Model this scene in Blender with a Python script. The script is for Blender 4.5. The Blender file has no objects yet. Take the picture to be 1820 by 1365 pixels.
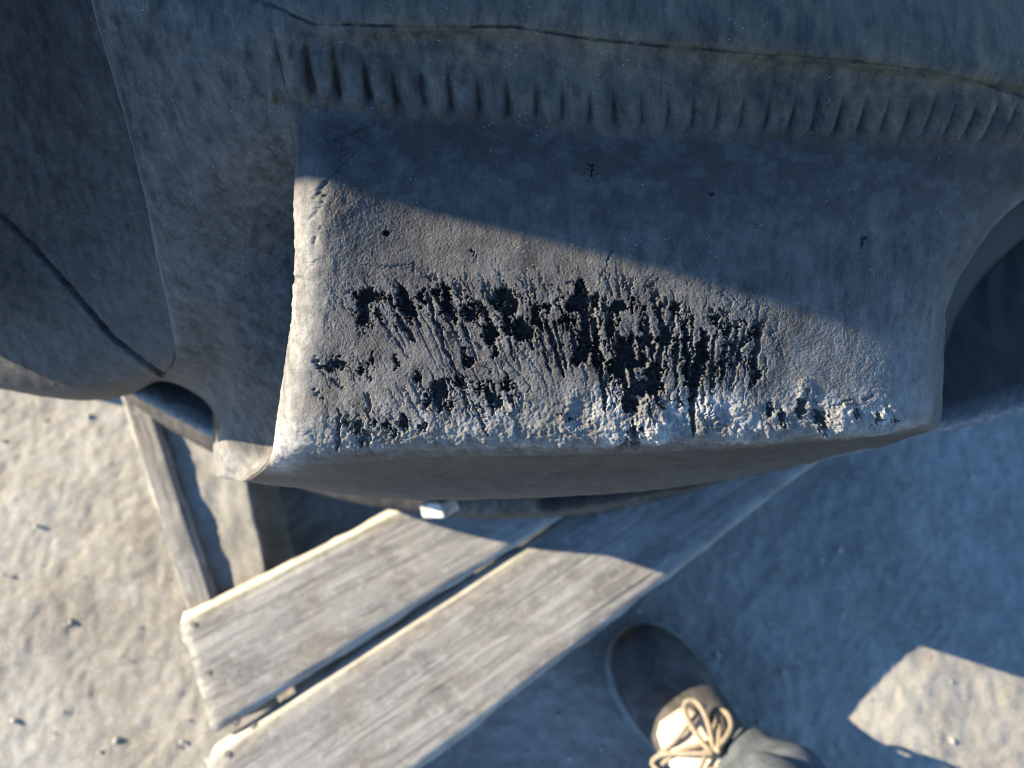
import bpy, bmesh, math, random
import numpy as np
from mathutils import Vector, Matrix

# ------------------------------------------------------------------ camera, sky, sun, exposure
S = bpy.context.scene
COL = S.collection
H = 1.08                       # height of the camera above the ground
TILT = math.radians(18.0)      # looking down, tipped 18 degrees forward of straight down
FPX = 1280.0                   # focal length in pixels of the 1820 px wide photograph

cam = bpy.data.cameras.new('camera')
camo = bpy.data.objects.new('camera', cam); COL.objects.link(camo)
cam.sensor_width = 36.0
cam.lens = 36.0 * FPX / 1820.0
cam.clip_start = 0.01; cam.clip_end = 2000
camo.location = (0, 0, H)
camo.rotation_euler = (TILT, 0, 0)
cam.dof.use_dof = True
cam.dof.focus_distance = 0.375
cam.dof.aperture_fstop = 6.0
S.camera = camo

SUN_AZ = math.radians(-13.2)   # horizontal direction the sunlight travels in (from +X)
SUN_EL = math.radians(20.0)
w = bpy.data.worlds.new('World'); S.world = w; w.use_nodes = True
wn = w.node_tree.nodes; sky = wn.new('ShaderNodeTexSky')
sky.sky_type = 'NISHITA'; sky.sun_disc = False
sky.sun_elevation = SUN_EL
sky.sun_rotation = math.atan2(-math.cos(SUN_AZ), -math.sin(SUN_AZ))
sky.air_density = 1.0; sky.dust_density = 0.0; sky.ozone_density = 6.5
w.node_tree.links.new(sky.outputs[0], wn['Background'].inputs[0])
wn['Background'].inputs[1].default_value = 0.142

sl = bpy.data.lights.new('sun', 'SUN'); so = bpy.data.objects.new('sun', sl); COL.objects.link(so)
sl.energy = 5.0; sl.angle = math.radians(0.27); sl.color = (1.0, 0.885, 0.68)
sdir = Vector((math.cos(SUN_AZ)*math.cos(SUN_EL), math.sin(SUN_AZ)*math.cos(SUN_EL), -math.sin(SUN_EL)))
so.rotation_euler = sdir.to_track_quat('-Z', 'Y').to_euler()
so.location = (-3, 1, 3)

vs = S.view_settings
vs.view_transform = 'Standard'; vs.look = 'None'; vs.gamma = 1.0; vs.use_curve_mapping = False
vs.exposure = 1.88
S.cycles.filter_width = 1.0; S.cycles.use_denoising = True
S.cycles.max_bounces = 6; S.cycles.diffuse_bounces = 4

random.seed(7)
RNG = np.random.default_rng(11)

# ------------------------------------------------------------------ helpers
def at(px, py, d):
    """point seen at photograph pixel (px, py), a vertical drop d below the camera"""
    px = np.asarray(px, float); py = np.asarray(py, float); d = np.asarray(d, float)
    x = (px-910)/FPX; y = -(py-682.5)/FPX
    c, s = math.cos(TILT), math.sin(TILT)
    Y = c*y + s; Z = s*y - c
    k = d/(-Z)
    return np.stack([x*k, Y*k, H-d+0*k], -1)
def atz(px, py, z): return at(px, py, H-z)
def V(p): return Vector([float(q) for q in p])

def smooth(a, b, x):
    t = np.clip((x-a)/(b-a), 0, 1); return t*t*(3-2*t)
def _hash(ix, iy, seed):
    n = (ix.astype(np.int64)*374761393 + iy.astype(np.int64)*668265263 + seed*974711) & 0xffffffff
    n = ((n ^ (n >> 13))*1274126177) & 0xffffffff
    n = (n ^ (n >> 16)) & 0xffffffff
    return n/4294967295.0
def vnoise(x, y, seed=0):
    ix = np.floor(x); iy = np.floor(y); fx = x-ix; fy = y-iy
    ix = ix.astype(np.int64); iy = iy.astype(np.int64)
    u = fx*fx*fx*(fx*(fx*6-15)+10); v = fy*fy*fy*(fy*(fy*6-15)+10)
    a = _hash(ix, iy, seed); b = _hash(ix+1, iy, seed); c = _hash(ix, iy+1, seed); d = _hash(ix+1, iy+1, seed)
    return (a*(1-u)+b*u)*(1-v) + (c*(1-u)+d*u)*v
def fbm(x, y, seed=0, octv=4, gain=0.5):
    t = np.zeros_like(x); amp = 1.0; tot = 0.0; f = 1.0
    for i in range(octv):
        t += amp*vnoise(x*f + 17.3*i, y*f - 9.1*i, seed+i); tot += amp; amp *= gain; f *= 2.03
    return t/tot
def voro(x, y, seed=0):
    ix = np.floor(x).astype(np.int64); iy = np.floor(y).astype(np.int64)
    best = np.full(x.shape, 9.0)
    for dx in (-1, 0, 1):
        for dy in (-1, 0, 1):
            cx = ix+dx; cy = iy+dy
            d = (cx+_hash(cx, cy, seed)-x)**2 + (cy+_hash(cx, cy, seed+5)-y)**2
            best = np.minimum(best, d)
    return np.sqrt(best)

def tag(o, label=None, cat=None, group=None, kind=None):
    if label: o['label'] = label
    if cat: o['category'] = cat
    if group: o['group'] = group
    if kind: o['kind'] = kind
    return o
def empty(name, loc, label=None, cat=None, group=None, rz=0):
    o = bpy.data.objects.new(name, None); COL.objects.link(o)
    o.location = loc; o.rotation_euler = (0, 0, rz); o.empty_display_size = .1
    return tag(o, label, cat, group)
def put(name, me, mat=None, parent=None):
    """link a mesh built in world coordinates; keep it where it is under its parent"""
    o = bpy.data.objects.new(name, me); COL.objects.link(o)
    if mat: me.materials.append(mat)
    if parent:
        o.parent = parent
        bpy.context.view_layer.update()
        o.matrix_parent_inverse = parent.matrix_world.inverted()
    return o
def mesh_np(name, co, quads, sm=True):
    me = bpy.data.meshes.new(name)
    co = np.ascontiguousarray(co, np.float32); q = np.ascontiguousarray(quads, np.int32)
    me.vertices.add(len(co)); me.vertices.foreach_set('co', co.ravel())
    me.loops.add(q.size); me.loops.foreach_set('vertex_index', q.ravel())
    me.polygons.add(len(q)); me.polygons.foreach_set('loop_start', np.arange(0, q.size, q.shape[1], dtype=np.int32))
    me.polygons.foreach_set('use_smooth', np.full(len(q), sm))
    me.update(calc_edges=True); me.validate()
    return me
def grid_quads(r, c, closed_c=False):
    i = np.arange(r-1)[:, None]; j = np.arange(c if closed_c else c-1)[None, :]
    j2 = (j+1) % c
    return np.stack([i*c+j, i*c+j2, (i+1)*c+j2, (i+1)*c+j], -1).reshape(-1, 4)
def bm_mesh(name, bm, sm=False):
    me = bpy.data.meshes.new(name); bmesh.ops.recalc_face_normals(bm, faces=bm.faces)
    bm.to_mesh(me); bm.free()
    if sm: me.polygons.foreach_set('use_smooth', np.full(len(me.polygons), True))
    return me
def hexa(bm, lo, hi):
    """a block from four bottom and four top corners"""
    a = [bm.verts.new(V(p)) for p in lo]; b = [bm.verts.new(V(p)) for p in hi]
    n = len(a); fs = [bm.faces.new(a[::-1]), bm.faces.new(b)]
    for i in range(n): fs.append(bm.faces.new((a[i], a[(i+1) % n], b[(i+1) % n], b[i])))
    return a+b
def prism_mesh(name, lo, hi, bev=0.0, seg=2, cuts=0, rough=0.0, seed=0, sm=True):
    bm = bmesh.new(); hexa(bm, lo, hi)
    bmesh.ops.recalc_face_normals(bm, faces=bm.faces)
    if bev: bmesh.ops.bevel(bm, geom=list(bm.edges), offset=bev, segments=seg, profile=.6, affect='EDGES')
    if cuts:
        bmesh.ops.triangulate(bm, faces=[f for f in bm.faces if len(f.verts) > 4])
        bmesh.ops.subdivide_edges(bm, edges=[e for e in bm.edges if e.calc_length() > .03], cuts=cuts, use_grid_fill=True)
    if rough:
        r = random.Random(seed)
        for v in bm.verts: v.co += Vector((r.uniform(-1, 1), r.uniform(-1, 1), r.uniform(-1, 1)))*rough
    me = bm_mesh(name, bm, sm)
    return me
def tube_mesh(name, pts, rad, n=10, cap=True, sm=True, sub=5):
    """a smooth tube through points with radii"""
    P = [Vector(p) for p in pts]; R = rad if isinstance(rad, (list, tuple)) else [rad]*len(P)
    Q = []; RR = []
    for i in range(len(P)-1):
        p0 = P[max(i-1, 0)]; p1 = P[i]; p2 = P[i+1]; p3 = P[min(i+2, len(P)-1)]
        for k in range(sub):
            t = k/sub
            Q.append(.5*((2*p1)+(p2-p0)*t+(2*p0-5*p1+4*p2-p3)*t*t+(3*p1-p0-3*p2+p3)*t**3))
            RR.append(R[i]*(1-t)+R[i+1]*t)
    Q.append(P[-1]); RR.append(R[-1])
    bm = bmesh.new(); rings = []; ref = None
    for i, q in enumerate(Q):
        d = (Q[min(i+1, len(Q)-1)]-Q[max(i-1, 0)]).normalized()
        if ref is None: ref = d.orthogonal().normalized()
        ref = (ref - d*ref.dot(d)).normalized(); b = d.cross(ref)
        rings.append([bm.verts.new(q+(ref*math.cos(a)+b*math.sin(a))*RR[i]) for a in [2*math.pi*k/n for k in range(n)]])
    for a, b in zip(rings, rings[1:]):
        for k in range(n): bm.faces.new((a[k], a[(k+1) % n], b[(k+1) % n], b[k]))
    if cap: bm.faces.new(rings[0][::-1]); bm.faces.new(rings[-1])
    return bm_mesh(name, bm, sm)
def loft_mesh(name, rings, cap=True, sm=True):
    bm = bmesh.new(); R = [[bm.verts.new(V(p)) for p in r] for r in rings]; n = len(R[0])
    for a, b in zip(R, R[1:]):
        for k in range(n): bm.faces.new((a[k], a[(k+1) % n], b[(k+1) % n], b[k]))
    if cap: bm.faces.new(R[0][::-1]); bm.faces.new(R[-1])
    return bm_mesh(name, bm, sm)

# ------------------------------------------------------------------ materials
class NT:
    def __init__(s, name, rough=.8, spec=.3):
        s.m = bpy.data.materials.new(name); s.m.use_nodes = True
        s.n = s.m.node_tree.nodes; s.l = s.m.node_tree.links
        s.b = s.n['Principled BSDF']; s.b.inputs['Roughness'].default_value = rough
        s.b.inputs['Specular IOR Level'].default_value = spec
        s.co = s.n.new('ShaderNodeTexCoord').outputs['Object']
    def mapping(s, scale=(1, 1, 1), rot=(0, 0, 0)):
        m = s.n.new('ShaderNodeMapping'); m.inputs['Scale'].default_value = scale; m.inputs['Rotation'].default_value = rot
        s.l.new(s.co, m.inputs['Vector']); return m.outputs[0]
    def noise(s, scale, detail=5, rough=.55, vec=None, dist=0):
        t = s.n.new('ShaderNodeTexNoise'); t.inputs['Scale'].default_value = scale
        t.inputs['Detail'].default_value = detail; t.inputs['Roughness'].default_value = rough
        t.inputs['Distortion'].default_value = dist
        s.l.new(vec or s.co, t.inputs['Vector']); return t.outputs['Fac']
    def voro(s, scale, vec=None, feature='F1', out='Distance'):
        t = s.n.new('ShaderNodeTexVoronoi'); t.inputs['Scale'].default_value = scale; t.feature = feature
        s.l.new(vec or s.co, t.inputs['Vector']); return t.outputs[out]
    def ramp(s, f, stops):
        r = s.n.new('ShaderNodeValToRGB'); e = r.color_ramp.elements
        while len(e) < len(stops): e.new(.5)
        for i, (p, c) in enumerate(stops):
            e[i].position = p; e[i].color = (c, c, c, 1) if isinstance(c, (int, float)) else (*c, 1)
        s.l.new(f, r.inputs[0]); return r.outputs[0]
    def mix(s, f, a, b, mode='MIX'):
        x = s.n.new('ShaderNodeMix'); x.data_type = 'RGBA'; x.blend_type = mode
        for i, val in ((0, f), (6, a), (7, b)):
            sock = x.inputs[i]
            if hasattr(val, 'is_linked'): s.l.new(val, sock)
            elif isinstance(val, (int, float)): sock.default_value = val if i == 0 else (val, val, val, 1)
            else: sock.default_value = (*val, 1)
        return x.outputs[2]
    def math(s, op, a, b=0.0):
        x = s.n.new('ShaderNodeMath'); x.operation = op
        for sock, val in ((x.inputs[0], a), (x.inputs[1], b)):
            if hasattr(val, 'is_linked'): s.l.new(val, sock)
            else: sock.default_value = val
        return x.outputs[0]
    def attr(s, name):
        a = s.n.new('ShaderNodeAttribute'); a.attribute_name = name; return a.outputs['Fac']
    def bump(s, h, dist, strength=1.0, prev=None):
        b = s.n.new('ShaderNodeBump'); b.inputs['Distance'].default_value = dist; b.inputs['Strength'].default_value = strength
        s.l.new(h, b.inputs['Height'])
        if prev: s.l.new(prev, b.inputs['Normal'])
        return b.outputs[0]
    def done(s, col, nrm=None, rough=None):
        if hasattr(col, 'is_linked'): s.l.new(col, s.b.inputs['Base Color'])
        else: s.b.inputs['Base Color'].default_value = (*col, 1)
        if nrm: s.l.new(nrm, s.b.inputs['Normal'])
        if rough is not None: s.l.new(rough, s.b.inputs['Roughness'])
        return s.m

def mat_rubber(name, use_dust=False, base=(.034, .029, .025), dust_light=(.27, .235, .185), amount=.45, lo=.42, hi=.66, warm=.45):
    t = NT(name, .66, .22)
    big = t.noise(11, 6, .65, dist=.8)
    streak = t.noise(1, 6, .7, t.mapping((120, 22, 90), (0, 0, .6)), .7)
    mott = t.noise(135, 6, .7, t.mapping((1, .30, 1), (0, 0, .55)), .3)
    fine = t.noise(1500, 3, .7)
    f = t.mix(.42, t.mix(.66, big, streak), mott)
    f = t.ramp(f, [(lo, 0.03), (hi, amount)])
    f = t.mix(t.ramp(fine, [(.36, .0), (.68, 1.)]), t.mix(1, f, .45, 'MULTIPLY'), f)
    if use_dust:
        f = t.math('MULTIPLY', f, t.attr('scuff_shade'))
        dust_light = t.mix(t.attr('tan'), dust_light, (.38, .29, .17))
    c = t.mix(f, base, dust_light)
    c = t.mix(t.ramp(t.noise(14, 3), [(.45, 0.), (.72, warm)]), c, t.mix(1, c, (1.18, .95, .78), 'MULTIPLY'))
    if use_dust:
        d = t.math('MULTIPLY', t.attr('dust_light'), t.ramp(t.noise(190, 5, .75), [(.32, .25), (.62, 1.)]))
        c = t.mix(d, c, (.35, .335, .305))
        c = t.mix(t.attr('fresh_shade'), c, (.014, .013, .012))
    # pale grit caught in the surface
    g = t.ramp(t.voro(420, feature='F1'), [(.06, 1.), (.12, 0.)])
    g = t.math('MULTIPLY', g, t.ramp(t.noise(70, 2), [(.56, 0.), (.63, 1.)]))
    c = t.mix(g, c, (.50, .47, .42))
    # fine dark scratches
    sc = t.noise(1, 3, .6, t.mapping((420, 26, 200), (0, 0, .6)), .4)
    c = t.mix(t.ramp(sc, [(.66, 0.), (.72, .55)]), c, base)
    n = t.bump(fine, .0004, .9)
    n = t.bump(t.noise(620, 4, .7), .0006, .5, n)
    r = t.ramp(f, [(0., .52), (.6, .88)])
    return t.done(c, n, r)
RUB_LUG = mat_rubber('rubber_lug', True, base=(.024, .021, .0185), dust_light=(.33, .305, .27), amount=.66, lo=.40, hi=.66, warm=.12)
RUB = mat_rubber('rubber_dusty', False, base=(.036, .031, .027), dust_light=(.30, .265, .215), amount=.55, lo=.44, hi=.64)
RUB_SHADE = mat_rubber('rubber_shade', True, base=(.011, .010, .010), dust_light=(.16, .15, .135), amount=.30)  # darker rubber copy, deep shade put into its colour

def mat_wood(name, c1=(.145, .135, .118), c2=(.325, .31, .28), warm=(.28, .24, .19), seed=0.):
    t = NT(name, .85, .2)
    v = t.mapping((3.2, 95, 95), (0, 0, 0))
    add = t.n.new('ShaderNodeVectorMath'); add.operation = 'ADD'
    oi = t.n.new('ShaderNodeObjectInfo'); t.l.new(v, add.inputs[0])
    cm = t.n.new('ShaderNodeCombineXYZ'); mu = t.math('MULTIPLY', oi.outputs['Random'], 37.)
    t.l.new(mu, cm.inputs[0]); t.l.new(mu, cm.inputs[1]); t.l.new(cm.outputs[0], add.inputs[1])
    g = t.noise(1, 7, .72, add.outputs[0], .5)
    c = t.mix(t.ramp(g, [(.32, 0.), (.66, 1.)]), c1, c2)
    b = t.noise(12, 6, .7, None, .6)
    c = t.mix(t.ramp(b, [(.48, 0.), (.66, .5)]), c, warm)
    c = t.mix(t.ramp(t.noise(24, 6, .75, t.mapping((.6, 1.5, 1)), .6), [(.47, 0.), (.62, .72)]), c, (.125, .113, .098))
    c = t.mix(t.ramp(t.noise(70, 5, .7), [(.52, 0.), (.70, .38)]), c, (.46, .44, .40))
    # drying cracks along the grain
    k = t.noise(1, 4, .6, t.mapping((2.2, 210, 100)), .3)
    c = t.mix(t.ramp(k, [(.665, 0.), (.70, .8)]), c, (.05, .045, .04))
    c = t.mix(t.math('MULTIPLY', t.attr('worn'), t.ramp(t.noise(40, 4), [(.35, .35), (.6, .95)])), c, (.55, .49, .39))  # worn edges, with their sunlit tone painted in
    n = t.bump(g, .0045, .9); n = t.bump(t.ramp(k, [(.64, 1.), (.71, 0.)]), .003, .8, n); n = t.bump(t.noise(150, 4, .7), .0015, .6, n)
    return t.done(c, n)
WOOD = mat_wood('weathered_wood')
WOOD_PALE = mat_wood('pale_wood', (.5, .47, .4), (.72, .69, .62), (.6, .5, .38))
WOOD_CASTER = mat_wood('caster_wood', (.16, .12, .08), (.30, .23, .16), (.3, .2, .12))

def mat_ground():
    t = NT('sandy_ground', .95, .15)
    b = t.noise(5, 6, .65, None, .4); m = t.noise(34, 7, .72); f = t.noise(260, 5, .75)
    c = t.mix(t.ramp(b, [(.38, 0.), (.62, 1.)]), (.30, .278, .237), (.365, .345, .303))
    c = t.mix(t.ramp(t.noise(3.2, 7, .7, t.mapping((1, 1.7, 1), (0, 0, .5)), .7), [(.40, .85), (.58, 0.)]), c, (.20, .18, .148))
    c = t.mix(t.ramp(m, [(.36, .6), (.55, 0.)]), c, (.265, .238, .19))
    c = t.mix(t.ramp(f, [(.48, 0.), (.66, .6)]), c, (.49, .46, .40))
    c = t.mix(t.ramp(t.noise(330, 3, .7), [(.58, 0.), (.68, .55)]), c, (.20, .18, .15))
    s = t.ramp(t.voro(60), [(.06, .8), (.13, 0.)])
    s = t.math('MULTIPLY', s, t.ramp(t.noise(9, 3), [(.55, 0.), (.62, 1.)]))
    c = t.mix(s, c, (.19, .17, .14))
    n = t.bump(f, .0035, .8); n = t.bump(m, .006, .45, n)
    return t.done(c, n)
GROUND = mat_ground()

def mat_simple(name, c1, c2, scale, rough=.8, bump=.001, spec=.3, lo=.35, hi=.65):
    t = NT(name, rough, spec); f = t.noise(scale, 6, .65, None, .4)
    return t.done(t.mix(t.ramp(f, [(lo, 0.), (hi, 1.)]), c1, c2), t.bump(t.noise(scale*6, 4), bump, .6))
LEATHER = mat_simple('boot_leather', (.040, .034, .029), (.105, .092, .078), 30, .7, .0012, .3, .36, .66)
SOLE = mat_simple('boot_sole', (.24, .22, .19), (.38, .35, .30), 30, .85)
TONGUE = mat_simple('boot_tongue', (.46, .38, .28), (.60, .53, .43), 30, .85, .001)
LACE = mat_simple('boot_lace', (.20, .15, .10), (.33, .265, .185), 260, .9, .001)
DENIM = mat_simple('trouser_cloth', (.06, .068, .076), (.125, .137, .147), 30, .95, .0015, .1)
JACKET = mat_simple('jacket_cloth', (.05, .06, .05), (.08, .09, .07), 20, .95, .002, .1)
SKIN = mat_simple('skin', (.42, .27, .20), (.50, .33, .25), 20, .6, .0005)
HAIR = mat_simple('hair', (.03, .022, .015), (.06, .045, .03), 120, .6, .002)
NAIL = mat_simple('nail_steel', (.08, .06, .05), (.2, .15, .12), 200, .6)
STONE = mat_simple('pebble_stone', (.24, .22, .19), (.40, .37, .32), 60, .9)

# ------------------------------------------------------------------ ground
def sun_v(t, x0, y0): return x0-math.cos(SUN_AZ)*t, y0-math.sin(SUN_AZ)*t
def axis_coords(a, b, step, far, n):
    mid = np.arange(a, b+step/2, step); g = np.geomspace(step*1.5, far, n)
    return np.concatenate([(a-g)[::-1], mid, b+g])
gx = axis_coords(-1.15, 1.15, .005, 300, 26); gy = axis_coords(-.55, .75, .005, 300, 26)
GX, GY = np.meshgrid(gx, gy)
near = smooth(1.6, .9, np.hypot(GX, GY))
gz = near*((fbm(GX*9, GY*9, 3, 5, .55)-.5)*.010 + (fbm(GX*40, GY*40, 8, 3, .6)-.5)*.0035)
gz += near*(fbm(GX*120, GY*120, 33, 2)-.5)*.0035
far = smooth(2., 40., np.hypot(GX, GY))
gz += far*(fbm(GX*.05, GY*.05, 5, 3)-.5)*.8
gz -= .006
ground = put('ground', mesh_np('ground', np.stack([GX, GY, gz], -1).reshape(-1, 3), grid_quads(len(gy), len(gx))), GROUND)
tag(ground, kind='structure')

# pebbles
bm = bmesh.new()
rp = random.Random(5)
for i in range(420):
    x = rp.uniform(-1.0, .95); y = rp.uniform(-.45, .5); r = rp.choice((.0015, .002, .0025, .003, .004))*rp.uniform(.8, 1.3)
    m = Matrix.Translation((x, y, -.004)) @ Matrix.Rotation(rp.uniform(0, 6.3), 4, 'Z') @ Matrix.Diagonal((r*rp.uniform(.9, 1.6), r, r*rp.uniform(.5, .8), 1))
    bmesh.ops.create_icosphere(bm, subdivisions=1, radius=1, matrix=m)
for v in bm.verts: v.co += Vector((rp.uniform(-1, 1), rp.uniform(-1, 1), rp.uniform(-1, 1)))*.0004
tag(put('pebbles', bm_mesh('pebbles', bm, True), STONE), 'tiny pebbles scattered over the sandy ground', 'pebbles', kind='stuff')

# ------------------------------------------------------------------ pallet
PZ = .14                                   # top of the deck boards
pa = math.radians(31.5)                    # direction the boards run in
U = Vector((math.cos(pa), math.sin(pa), 0)); W = Vector((-math.sin(pa), math.cos(pa), 0))
pal = empty('wooden_pallet', V(atz(375, 1305, 0)), 'weathered grey wooden pallet under the big worn tyre', 'pallet', rz=pa)
def board(name, q, ztop, th, seed, mat=WOOD, bev=.007, parent=pal):
    """a plank whose top outline is q (4 points a,b,c,d: a-b one long side, d-c the other); local x runs along it"""
    q = [Vector((float(p[0]), float(p[1]), 0)) for p in q]
    o0 = q[0].copy(); ang = math.atan2((q[1]-q[0]).y, (q[1]-q[0]).x); R = Matrix.Rotation(-ang, 3, 'Z')
    L = [R @ (p-o0) for p in q]
    nx, ny = 90, 14
    lo = np.array([[p.x, p.y] for p in L])
    r = np.random.default_rng(seed)
    # cross-section outline around the plank, rounded and worn
    sec = []
    def corner(cx, cz, a0):
        for k in range(4):
            a = math.radians(a0+30*k); sec.append((cx[0], cx[1]*1.0, math.cos(a), math.sin(a), cz))
    co = []
    vs_ = np.array([0, .022, .045, .07, .10, .2, .32, .45, .58, .7, .82, .92, .965, .985, 1.]); ny = len(vs_)
    prof = [(v, 'top') for v in vs_] + [(v, 'bot') for v in vs_[::-1]]
    us = np.linspace(0, 1, nx)
    for ui, u in enumerate(us):
        a = lo[0]*(1-u)+lo[1]*u; d = lo[3]*(1-u)+lo[2]*u
        ends = math.exp(-min(u, 1-u)*np.linalg.norm(lo[1]-lo[0])/.006)
        for v, side in prof:
            p = a*(1-v)+d*v
            e = min(v, 1-v)*np.linalg.norm(d-a)
            bb = bev if v < .5 else bev*.35
            drop = bb*1.1*max(0, 1-e/(bb*1.0))**1.15
            z = ztop-drop-ends*.004 if side == 'top' else ztop-th
            co.append((p[0], p[1], z))
    co = np.array(co); n = len(prof)
    X, Y = co[:, 0], co[:, 1]
    top = co[:, 2] > ztop-th+1e-5
    co[:, 2] += top*((fbm(X*14+seed, Y*90, seed, 4)-.5)*.0035 + (fbm(X*6+seed, Y*9, seed+3, 2)-.5)*.004)
    edge = np.tile(np.array([1. if (v < .01 or v > .99) else 0. for v, s_ in prof]), nx)
    co[:, 1] += edge*(fbm(X*22+seed, X*0+seed*1.7, seed+9, 4)-.5)*.007
    ee = np.zeros(len(co)); ee[:n] = 1; ee[-n:] = 1
    co[:, 0] += ee*(fbm(Y*40+seed, Y*0+3.3, seed+4, 3)-.5)*.010
    qd = grid_quads(nx, n, True)
    me_co = co
    me = bpy.data.meshes.new(name)
    faces = [tuple(int(t) for t in f[::-1]) for f in qd] + [tuple(range(n)), tuple(range(n*(nx-1), n*nx))[::-1]]
    bmx = bmesh.new(); vv = [bmx.verts.new(c) for c in me_co]
    for f in faces: bmx.faces.new([vv[i] for i in f])
    me = bm_mesh(name, bmx, True)
    me.polygons.foreach_set('use_smooth', np.array([len(p.vertices) == 4 for p in me.polygons]))
    worn_lit = np.tile(np.array([(1. if v < .05 else .6 if v < .09 else .35 if v > .98 else 0.) if sd__ == 'top' else 0. for v, sd__ in prof]), nx)  # worn edges pale, most on the sun side, painting their lit strip
    at_ = me.attributes.new('worn', 'FLOAT', 'POINT'); at_.data.foreach_set('value', worn_lit.astype(np.float32))
    o = bpy.data.objects.new(name, me); COL.objects.link(o); me.materials.append(mat)
    bpy.context.view_layer.update()
    o.parent = parent; o.matrix_parent_inverse = parent.matrix_world.inverted()
    o.matrix_world = Matrix.Translation(o0) @ Matrix.Rotation(ang, 4, 'Z')
    return o
def P2(px, py, z=PZ): return atz(px, py, z)
def ext(a, b, L):
    a = np.array(a); b = np.array(b); d = (b-a)/np.linalg.norm(b-a); return a+d*L
# first two boards, traced where they show, run 1.1 m under the tyre
a0, a1 = P2(312, 1092), P2(670, 912); d0, d1 = P2(378, 1306), P2(905, 975)
board('deck_board', [a0, ext(a0, a1, 1.1), ext(d0, d1, 1.1), d0], PZ, .021, 3, bev=.0145)
a0, a1 = P2(367, 1329), P2(905, 978); d0, d1 = P2(330, 1690), P2(1440, 832)
d0 = ext(d1, P2(750, 1365), np.linalg.norm(d1-P2(750, 1365))+.27)
board('deck_board', [a0, ext(a0, a1, 1.1), ext(d0, d1, 1.1+.05), d0], PZ-.001, .024, 4, bev=.0175)
O = V(atz(312, 1092, 0)); 
for k, off in enumerate((.27, .46, .65, .84)):
    p = O + W*off + U*.15
    c = [p+W*.10, p+U*1.0+W*.10, p+U*1.0, p]
    board('deck_board', c, PZ, .021, 10+k)
# stringers run across under the boards
s0, s1 = P2(212, 690, PZ-.022), P2(336, 1095, PZ-.022); t0, t1 = P2(270, 725, PZ-.022), P2(390, 1085, PZ-.022)
sb = ext(s0, s1, np.linalg.norm(s1-s0)+.135); tb = ext(t0, t1, np.linalg.norm(t1-t0)+.135)
sa = ext(s1, s0, np.linalg.norm(s1-s0)+.62); ta = ext(t1, t0, np.linalg.norm(t1-t0)+.62)
board('stringer', [sb, sa, ta, tb][::1] if False else [tb, ta, sa, sb], PZ-.022, .1, 21, bev=.006)
L0 = np.linalg.norm(s1-s0); M0 = np.linalg.norm(t1-t0)
board('stringer', [ext(t0, t1, M0+.36), ext(t0, t1, M0+.157), ext(s0, s1, L0+.157), ext(s0, s1, L0+.36)], PZ-.028, .1, 29, bev=.005)
sd = Vector((float(sa[0]-sb[0]), float(sa[1]-sb[1]), 0)).normalized(); sn = Vector((sd.y, -sd.x, 0))
for k in (1, 2):
    p = Vector((float(sb[0]), float(sb[1]), 0)) + sn*(.60, 1.02)[k-1] + sd*(.02, .08)[k-1]
    board('stringer', [p+sn*.04, p+sn*.04+sd*1.1, p+sd*1.1, p], PZ-.022, .1, 21+k, bev=.005)
# nail heads at the left end of the boards
for px, py in ((345, 1110), (372, 1195), (420, 1285), (405, 1340)):
    bmn = bmesh.new(); c = V(atz(px, py, PZ-.0005))
    bmesh.ops.create_cone(bmn, cap_ends=True, segments=12, radius1=.004, radius2=.0035, depth=.003, matrix=Matrix.Translation(c))
    put('nail', bm_mesh('nail', bmn), NAIL, pal)

# packed dirt lying against the stringer
def strip_mesh(name, poly_l, poly_r, ztop, zbot, seed, nu=60, nv=26):
    co = []
    for i in range(nu):
        u = i/(nu-1)
        l = np.array(poly_l[0])*(1-u)+np.array(poly_l[1])*u; r = np.array(poly_r[0])*(1-u)+np.array(poly_r[1])*u
        for j in range(nv):
            v = j/(nv-1); p = l*(1-v)+r*v
            co.append((p[0], p[1], v))
    co = np.array(co); X, Y, v = co.T
    wob = (fbm(Y*22, X*22, seed, 4)-.5)*.10
    h = ztop-(ztop-zbot)*smooth(.83, .97, v+wob*smooth(.5, .9, v)) + (fbm(X*45, Y*45, seed+1, 4, .6)-.5)*.007
    return mesh_np(name, np.stack([X, Y, h], -1), grid_quads(nu, nv))
zl = PZ-.022-.014
pl = (atz(278, 722, zl), atz(392, 1070, zl)); pr = (atz(428, 690, zl), atz(508, 1090, zl))
pl = (ext(pl[1], pl[0], np.linalg.norm(pl[0]-pl[1])+.2), pl[1]); pr = (ext(pr[1], pr[0], np.linalg.norm(pr[0]-pr[1])+.2), pr[1])
tag(put('packed_dirt', strip_mesh('packed_dirt', pl, pr, zl, -.01, 4), GROUND),
    'rough packed dirt lying beside the pallet stringer', 'dirt', kind='stuff')

# ------------------------------------------------------------------ the tyre
TC = Vector((-.012, .952, 0)); TR = .88
tyre = empty('tyre', (TC.x, TC.y, PZ), 'huge worn black tyre lying flat on the pallet, one tread lug chunked and torn', 'tyre')
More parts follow.
